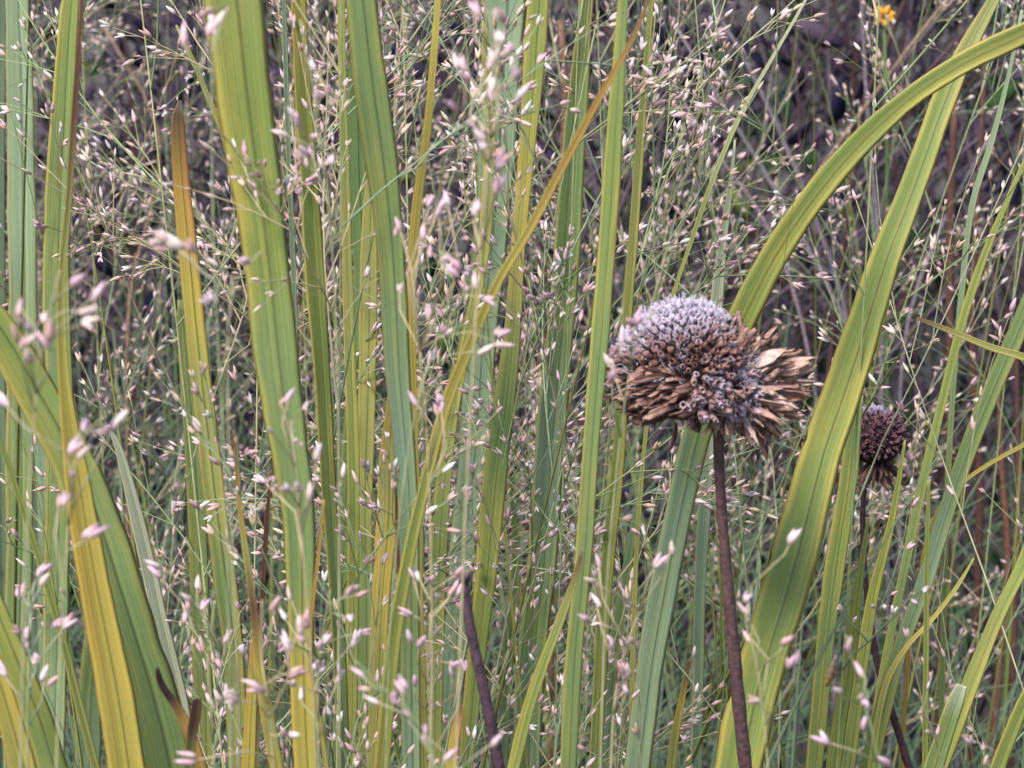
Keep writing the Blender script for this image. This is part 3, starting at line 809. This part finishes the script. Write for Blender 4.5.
# ------------------------------------------------------------------ sprays close to the lens, out of focus
def near_spray(Y, stem, seeds, label, big=1.0, seed=0):
    r = random.Random(900 + seed)
    sm = catmull([(a, b, 1) for a, b in stem], 30)
    pts = [P(q[0], q[1], Y) for q in sm]
    ext = to_ground(pts); full = pts + ext
    root = empty('seed_spray', (full[-1].x, full[-1].y, 0))
    tag(root, label, 'grass')
    col = r.choice(GREEN)
    mb = MB(); mb.tube(full, [.00012 + .0001 * i / len(full) for i in range(len(full))], 5, mixc(col, (.5, .4, .25), .4), col)
    mb.build('stem', M_STALK, root)
    for (x, y) in seeds:
        q = P(x, y, Y + r.uniform(-.012, .012)); r_off = r.uniform(.001, .014)
        j = min(range(len(pts)), key=lambda i: (pts[i] - q - V((0, 0, -r_off))).length)
        a = pts[j]
        mid = a.lerp(q, .5) + V((r.uniform(-.5, .5), 0, r.uniform(-.1, .5))) * (a - q).length * .35
        tb = MB(); tb.tube([a, mid, q], [.00017, .00014, .00012], 4, col, mixc(col, (.5, .36, .3), .6)); 
        br = tb.build('branch', M_STALK, root)
        sb = MB(); d = (q - mid).normalized() if (q - mid).length > 1e-5 else V((0, 0, 1))
        L = r.uniform(.0026, .0038) * big
        d = (d + V((r.uniform(-.5, .5), 0, r.uniform(-.1, .4)))).normalized()
        spikelet(sb, q - d * L * .5, d, r, L, True)
        sb.build('spikelet', M_SEED, br, off=root.location)
        if r.random() < .5:
            sb = MB(); spikelet(sb, q - d * L * .5 + V((r.uniform(-1, 1), 0, r.uniform(-1, 1))) * .0012, d + V((r.uniform(-.8, .8), 0, .2)), r, L * .9, True)
            sb.build('spikelet', M_SEED, br, off=root.location)
near_spray(.33, [(470, -30), (496, 40), (498, 100), (488, 160), (480, 260), (470, 420), (462, 600), (455, 790)],
           [(502, 15), (502, 34), (508, 50), (516, 73), (523, 92), (475, 8), (462, 62), (466, 76), (492, 84), (475, 118), (480, 133), (482, 145), (499, 154), (500, 164), (499, 183), (478, 205), (452, 106), (490, 60)],
           'out of focus string of pink spikelets hanging in front of the wide grey green blade')
near_spray(.31, [(60, 270), (48, 320), (38, 380), (30, 480), (24, 620), (20, 790)],
           [(20, 306), (20, 320), (15, 333), (31, 340), (44, 316), (29, 356), (89, 311), (90, 323), (99, 291), (78, 280), (50, 330)],
           'blurred lilac pink seed cluster near the left margin', 1.15, 1)
near_spray(.31, [(104, 415), (82, 440), (74, 480), (66, 560), (60, 660), (56, 790)],
           [(75, 443), (85, 424), (102, 433), (73, 474), (99, 532), (118, 420), (84, 452), (2, 400), (60, 500)],
           'blurred pink seeds in front of the yellow spotted blade', 1.1, 2)
near_spray(.31, [(355, 660), (385, 690), (410, 715), (430, 745), (440, 790)],
           [(364, 689), (395, 699), (407, 713), (425, 735), (451, 754), (372, 700), (358, 672), (400, 688), (497, 740)],
           'blurred pink seed string at the bottom left of the broken stalk', 1.1, 3)
near_spray(.33, [(262, 600), (262, 660), (270, 720), (275, 790)],
           [(256, 689), (294, 735), (243, 650), (285, 640), (300, 625), (276, 604), (232, 700), (185, 762), (300, 670)],
           'soft pink seeds low in front of the foot of the widest blade', 1.1, 4)
near_spray(.34, [(752, 585), (746, 620), (756, 660), (764, 720), (770, 790)],
           [(747, 597), (742, 608), (747, 634), (794, 535), (797, 658), (752, 700), (788, 640)],
           'pale blurred seeds just right of the dark flower stem', 1.0, 5)
near_spray(.33, [(846, 635), (860, 690), (872, 730), (884, 790)],
           [(848, 648), (865, 703), (864, 723), (884, 761), (820, 740), (838, 690), (858, 668)],
           'soft pink seeds near the bottom beside the thin dark stalk', 1.1, 6)
near_spray(.33, [(262, 250), (235, 285), (228, 350), (230, 480), (236, 640), (240, 790)],
           [(243, 261), (166, 238), (172, 242), (190, 246), (158, 240), (212, 262), (205, 300)],
           'spray with one bright whitish seed over the upper widest blade', 1.15, 7)
near_spray(.36, [(440, 250), (455, 262), (450, 300), (430, 360), (410, 440), (392, 600), (385, 790)],
           [(446, 258), (456, 264), (468, 272), (476, 280), (430, 250), (490, 300), (500, 330), (505, 345), (486, 350)],
           'rosy seed string above the middle, across the orange yellow blade', 1.1, 8)
near_spray(.34, [(225, 10), (214, 60), (212, 160), (216, 300), (226, 500), (232, 790)],
           [(221, 18), (212, 24), (206, 12), (184, 34)],
           'reddish seed group on the top of the widest blade', 1.2, 9)
near_spray(.34, [(280, 400), (292, 440), (300, 520), (310, 640), (318, 790)],
           [(290, 395), (306, 405), (295, 440), (283, 490), (298, 486), (310, 492), (276, 486), (262, 480), (270, 430), (318, 452)],
           'pink seed cluster over the lower half of the widest blade', 1.0, 10)
near_spray(.37, [(655, 310), (640, 330), (630, 370), (618, 460), (606, 600), (600, 790)],
           [(640, 316), (630, 322), (622, 334), (616, 350), (610, 362), (612, 375)],
           'pink beige seeds leaning on the left edge of the flower head', 1.05, 11)
near_spray(.36, [(640, 610), (625, 650), (615, 700), (610, 790)],
           [(598, 560), (590, 580), (596, 600), (612, 645), (622, 668), (626, 690), (632, 640), (585, 618), (660, 560), (672, 548)],
           'soft reddish seeds at the bottom between green blades left of the flower stem', 1.05, 12)

def free_seeds(x0, x1, y0, y1, n, seed):
    r = random.Random(seed)
    return [(r.uniform(x0, x1), r.uniform(y0, y1)) for _ in range(n)]
near_spray(.36, [(330, 590), (322, 640), (318, 700), (320, 790)], free_seeds(280, 372, 590, 700, 15, 1),
           'loose pink seed cluster right of the foot of the widest blade', 1.0, 13)
near_spray(.36, [(215, 600), (208, 660), (212, 720), (216, 790)], free_seeds(150, 232, 560, 700, 12, 2),
           'loose pink seed cluster left of the patchy orange blade', 1.0, 14)
near_spray(.35, [(34, 585), (30, 640), (28, 700), (28, 790)], free_seeds(0, 70, 560, 690, 11, 3),
           'loose dark pink seed cluster over the bottom left corner blades', 1.0, 15)
near_spray(.37, [(425, 620), (428, 680), (434, 790)], free_seeds(400, 470, 560, 690, 13, 4),
           'pale pink seeds hanging just left of the broken dark stalk', 1.0, 16)
near_spray(.36, [(420, 350), (426, 420), (430, 520), (432, 640), (430, 790)], free_seeds(398, 452, 170, 420, 13, 5),
           'rosy seeds strung along the right edge of the striped blade', .95, 17)
near_spray(.36, [(300, 20), (312, 80), (330, 220), (338, 400), (340, 790)], free_seeds(280, 345, 20, 190, 9, 6),
           'small pinkish seeds over the top of the two-toned blade', .95, 18)

# ------------------------------------------------------------------ slender culms and fine grass leaves between the blades
def thin_leaf_proto(seed):
    r = random.Random(seed)
    H = r.uniform(.48, .68); n = 22
    ax_, ay_ = r.uniform(-.16, .16), r.uniform(-.08, .08)
    pts = [V((ax_ * (i / n) ** 2.2, ay_ * (i / n) ** 2.2, H * (i / n) * (1 - .10 * abs(ax_) * 6 * (i / n) ** 3) - .01)) for i in range(n + 1)]
    w0 = r.uniform(.0008, .0019)
    c, e = T[r.choice('GLBVBG')]
    mb = MB(); yaw = r.uniform(0, 3.1)
    for i, p in enumerate(pts):
        t = (pts[min(i + 1, n)] - pts[max(i - 1, 0)]).normalized()
        a = V((math.cos(yaw + i * .06), math.sin(yaw + i * .06), 0)); a = (a - t * a.dot(t)).normalized(); b = t.cross(a)
        w = w0 * min(1, (1 - i / n) * 2.2 + .06)
        for k, (u, h) in enumerate(((-1, 0), (0, -.35), (1, 0), (0, -.60))):
            mb.v.append(p + a * (u * w * .5) + b * (h * w * .5)); mb.c.append(c); mb.e.append(e); mb.uv.append(((0, .5, 1, .5)[k], i / n * H))
    for i in range(n):
        for k in range(4):
            k2 = (k + 1) % 4
            mb.f.append((i * 4 + k, i * 4 + k2, (i + 1) * 4 + k2, (i + 1) * 4 + k))
    mb.f.append((3, 2, 1, 0)); mb.f.append((n * 4, n * 4 + 1, n * 4 + 2, n * 4 + 3))
    return mb.build('grass_leaf', M_BLADE)
tl = [thin_leaf_proto(300 + i) for i in range(14)]
tused = set()
rl = random.Random(77)
for i in range(150):
    k = i % len(tl)
    if k in tused:
        o = tl[k].copy(); COL.objects.link(o)
    else:
        o = tl[k]; tused.add(k)
    Y = rl.uniform(.50, .95)
    x = rl.uniform(-60, 700) if rl.random() < .80 else rl.uniform(640, 1090)
    m = P(x, 384, Y); lx = rl.gauss(0, .12)
    o.location = (m.x - lx * .4, m.y, 0)
    o.rotation_euler = (rl.gauss(0, .05), math.atan(lx), rl.uniform(0, 6.28))
    o.scale = (1, 1, rl.uniform(.75, 1.1))
    side = 'left' if x < 640 else 'right'
    tag(o, 'very narrow green grass leaf rising through the %s half of the picture' % side, 'grass leaf', 'very narrow grass leaves, %s half' % side)

# ------------------------------------------------------------------ the dark thicket behind
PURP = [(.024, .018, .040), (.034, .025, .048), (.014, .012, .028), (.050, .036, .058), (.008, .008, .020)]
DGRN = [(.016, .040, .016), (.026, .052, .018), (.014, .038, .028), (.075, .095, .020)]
def thicket():
    r = random.Random(55)
    lv = MB()
    for k in range(12000):
        Y = 1.12 + 1.3 * r.random() ** .8
        hw = Y * .30 + .12
        x = r.uniform(-hw, hw); z = 1.05 * r.random() ** .85
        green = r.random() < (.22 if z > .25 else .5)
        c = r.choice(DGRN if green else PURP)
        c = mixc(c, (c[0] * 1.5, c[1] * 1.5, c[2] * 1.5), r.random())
        d = V((r.gauss(0, .5), r.gauss(0, .4), r.gauss(-.5, .6))).normalized()
        L = r.uniform(.010, .030)
        lv.leaf(V((x, Y, z)), d, V((r.uniform(-1, 1), -1, r.uniform(-.2, 1))), L, L * r.uniform(.22, .5), c, c, r.uniform(-.3, .5), seg=3)
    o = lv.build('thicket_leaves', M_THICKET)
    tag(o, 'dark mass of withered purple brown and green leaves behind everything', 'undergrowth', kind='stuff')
    st = MB()
    for k in range(750):
        Y = 1.02 + 1.2 * r.random()
        hw = Y * .30 + .15
        p = V((r.uniform(-hw, hw), Y, -.01))
        H = r.uniform(.4, 1.0)
        lx, ly = r.gauss(0, .6), r.gauss(0, .15)
        a = p + V((lx * H * .4, ly * H * .4, H * .5)); b = p + V((lx * H + r.gauss(0, .05), ly * H, H))
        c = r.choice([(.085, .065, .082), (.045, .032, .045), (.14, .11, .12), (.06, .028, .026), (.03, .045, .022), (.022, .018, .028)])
        rd = r.uniform(.0006, .0018)
        st.tube([p, p.lerp(a, .5) + V((r.gauss(0, .006), 0, 0)), a, a.lerp(b, .5) + V((r.gauss(0, .01), 0, 0)), b], [rd, rd * .95, rd * .85, rd * .65, rd * .35], 4, c, mixc(c, (.14, .11, .13), .25))
        if r.random() < .7:
            for _ in range(r.randint(1, 4)):
                q = p.lerp(a, r.uniform(.5, 1)) if r.random() < .4 else a.lerp(b, r.random())
                d = V((r.gauss(0, 1), r.gauss(0, .4), r.uniform(.1, 1))).normalized()
                st.tube([q, q + d * r.uniform(.05, .18)], [rd * .5, rd * .2], 3, c, c)
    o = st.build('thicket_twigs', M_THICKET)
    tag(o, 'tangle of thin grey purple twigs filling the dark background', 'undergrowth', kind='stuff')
thicket()

# fine green grass low down, in a soft tangle
def low_grass():
    r = random.Random(8); mb = MB()
    for k in range(1100):
        Y = r.uniform(.62, 1.25)
        hw = Y * .27 + .08
        p = V((r.uniform(-hw, hw), Y, -.005))
        H = r.uniform(.16, .36) + (.02 if p.x > 0 else .07)
        lx, ly = r.gauss(0, .45), r.gauss(0, .3)
        c = r.choice([(.09, .17, .09), (.13, .23, .11), (.10, .19, .14), (.22, .27, .12), (.16, .24, .18)])
        pts = [p + V((lx * H * t ** 2, ly * H * t ** 2, H * (t - .25 * abs(lx) * t ** 3))) for t in (0, .25, .5, .75, .9, 1)]
        rd = r.uniform(.0004, .0009)
        mb.tube(pts, [rd, rd, rd * .85, rd * .6, rd * .35, rd * .12], 3, c, mixc(c, (.32, .34, .2), .35))
    o = mb.build('low_grass', M_STALK)
    tag(o, 'low tangle of thin blue green grass at the foot of the stand', 'grass', kind='stuff')
low_grass()

# soft far mass of seeds
def far_seed_mass():
    r = random.Random(31); tb, sb = MB(), MB()
    for k in range(60):
        Y = r.uniform(.95, 1.25)
        x = P(r.uniform(-80, 640), 384, Y).x
        p = V((x, Y, r.uniform(.12, .5)))
        spray(tb, sb, p, V((r.gauss(0, .7), r.gauss(0, .3), 1)), r.uniform(.08, .16), r, 0, None, .8)
        tb.tube([V((x, Y, 0)), p], [.0006, .0004], 3, (.2, .27, .15))
    b = len(tb.v)
    tb.v += sb.v; tb.c += sb.c; tb.f += [tuple(i + b for i in f) for f in sb.f]
    o = tb.build('distant_seed_grass', M_SEED)
    tag(o, 'soft haze of tan seeds and fine stalks in front of the thicket', 'grass', kind='stuff')
far_seed_mass()

# individual dry stalks of the thicket
def stalk(px, Y, label, c, group='separate dry stalks in the thicket', name='dry_stalk', lean=0.0):
    sm = catmull(px, 20)
    pts = [P(q[0], q[1], Y + lean * (1 - i / 19)) for i, q in enumerate(sm)]
    rad = [q[2] * .5 * mm_px(Y) for q in sm]
    ext = to_ground(pts) if pts[-1].z > .01 else []
    pts += ext; rad += [rad[-1]] * len(ext)
    mb = MB(); mb.tube(pts, rad, 6, c, tuple(x * .85 for x in c))
    o = mb.build(name, M_STEM, off=(pts[-1].x, pts[-1].y, 0))
    tag(o, label, 'dry stalk', group)
RED = (.085, .038, .030); GRY = (.17, .14, .155); BRN = (.20, .13, .09)
stalk([(955, 100, 7), (951, 200, 9), (950, 300, 9), (950, 420, 10), (946, 560, 11), (940, 700, 12), (938, 790, 12)], .92, 'thick reddish brown stalk upright behind the right blades', RED)
stalk([(985, 60, 5), (978, 200, 6), (972, 340, 8), (980, 480, 8), (975, 650, 9), (970, 790, 9)], .98, 'reddish stalk second from the thick one towards the right margin', RED)
stalk([(998, 380, 4), (1002, 470, 6), (1008, 560, 8), (1000, 660, 8), (990, 790, 9)], .88, 'russet bent stalk low at the right margin', (.13, .055, .035))
stalk([(1016, 330, 4), (1018, 500, 6), (1014, 640, 7), (1010, 790, 7)], .95, 'thin russet stalk closest to the right margin', RED)
stalk([(672, 20, 3), (720, 100, 4), (775, 190, 5), (830, 290, 5), (880, 400, 5), (930, 540, 5), (960, 790, 5)], .95, 'grey twig slanting down right across the dark thicket', GRY)
stalk([(690, -30, 3), (745, 60, 4), (800, 180, 5), (845, 310, 5), (870, 480, 5), (880, 790, 5)], 1.0, 'grey twig beside the slanting one, steeper', GRY)
stalk([(970, -30, 3), (900, 60, 4), (820, 170, 4), (760, 260, 4), (700, 380, 4), (660, 560, 4), (640, 790, 4)], .97, 'pale brown twig leaning the other way over the thicket', BRN)
stalk([(640, 20, 3), (700, 130, 4), (770, 230, 4), (810, 360, 4), (830, 560, 4), (836, 790, 4)], .90, 'thin mauve twig running behind the head of the flower', (.22, .16, .18))
stalk([(860, -30, 3), (868, 120, 4), (880, 260, 5), (882, 420, 5), (888, 600, 5), (890, 790, 5)], .99, 'upright grey twig behind the arching blade', GRY)
stalk([(560, 20, 6), (566, 90, 7), (560, 200, 7), (556, 340, 7), (552, 560, 7), (550, 790, 7)], .80, 'reddish brown stalk glimpsed between the green blades near top centre', (.15, .07, .05))
stalk([(100, 20, 4), (160, 140, 4), (130, 300, 5), (128, 480, 5), (124, 790, 5)], .98, 'brown twig in the dark gap at upper left', BRN)
stalk([(1000, 120, 3), (940, 230, 4), (905, 340, 4), (900, 520, 4), (905, 790, 4)], .93, 'thin grey twig crossing behind the right blades', GRY)

# orange flower far at the top right
def flower():
    Y = .95; s = mm_px(Y); r = random.Random(6)
    C = P(884, 16, Y)
    sp = [C, C + V((.004, .003, -.05)), C + V((.012, .01, -.2)), V((C.x + .02, C.y + .02, -.01))]
    root = empty('orange_flower', (sp[-1].x, sp[-1].y, 0))
    tag(root, 'tiny orange yellow flower far back at the top right', 'flower')
    mb = MB(); mb.tube(sp, [.0006, .0008, .001, .0011], 5, (.09, .14, .05)); mb.build('stem', M_STALK, root)
    for k in range(7):
        a = 2 * math.pi * k / 7 + .3
        d = (RGT * math.cos(a) + UPV * math.sin(a) * .8 - FWD * .35).normalized()
        pm = MB(); pm.leaf(C, d, -FWD, 11 * s, 7 * s, (.75, .28, .02), (.85, .48, .03), .2)
        pm.build('petal', M_PETAL, root)
    cm = MB(); ellipsoid(cm, C - FWD * .001, RGT, UPV, FWD, 3.2 * s, 3.2 * s, 2 * s, (.12, .05, .02), 10, 8); cm.build('disc', M_CHAFF, root)
flower()

# a small withered leaf caught low on the right
def caught_leaf():
    Y = .52; mb = MB()
    mb.leaf(P(836, 655, Y), P(826, 700, Y) - P(836, 655, Y), -FWD + V((.3, 0, 0)), .0095, .0026, (.46, .36, .33), (.62, .34, .06), .15, .0003, 8)
    o = mb.build('withered_leaf', M_CHAFF)
    tag(o, 'small withered leaf with orange end caught low right of the flower stem', 'leaf')
caught_leaf()

# ------------------------------------------------------------------ light, camera, output
w = bpy.data.worlds.new('World'); sc.world = w; w.use_nodes = True
nt = w.node_tree; bg = nt.nodes['Background']
sky = nt.nodes.new('ShaderNodeTexSky'); sky.sky_type = 'NISHITA'; sky.sun_disc = False
EL, AZ = math.radians(52), math.radians(215)
sky.sun_elevation = EL; sky.sun_rotation = AZ
nt.links.new(sky.outputs[0], bg.inputs['Color']); bg.inputs['Strength'].default_value = .105
ld = bpy.data.lights.new('sun', 'SUN'); ld.energy = 2.9; ld.angle = math.radians(20); ld.color = (1, .945, .90)
lo = bpy.data.objects.new('sun', ld); COL.objects.link(lo)
sd = V((math.sin(AZ) * math.cos(EL), math.cos(AZ) * math.cos(EL), math.sin(EL)))
lo.rotation_euler = sd.to_track_quat('Z', 'Y').to_euler()
lo.location = sd * 5

cd = bpy.data.cameras.new('camera'); cam = bpy.data.objects.new('camera', cd); COL.objects.link(cam)
cam.location = CAM; cam.rotation_euler = (math.pi / 2 - PITCH, 0, 0)
cd.sensor_width = 36; cd.lens = FPX / 1024 * 36; cd.clip_start = .01; cd.clip_end = 1000
cd.dof.use_dof = True; cd.dof.focus_distance = .54; cd.dof.aperture_fstop = 38
sc.camera = cam
sc.render.engine = 'CYCLES'
sc.view_settings.view_transform = 'Standard'; sc.view_settings.look = 'None'
sc.view_settings.gamma = 1; sc.view_settings.use_curve_mapping = False
sc.view_settings.exposure = 1.32
sc.cycles.max_bounces = 4; sc.cycles.diffuse_bounces = 3; sc.cycles.glossy_bounces = 1; sc.cycles.transparent_max_bounces = 4
sc.cycles.use_denoising = True
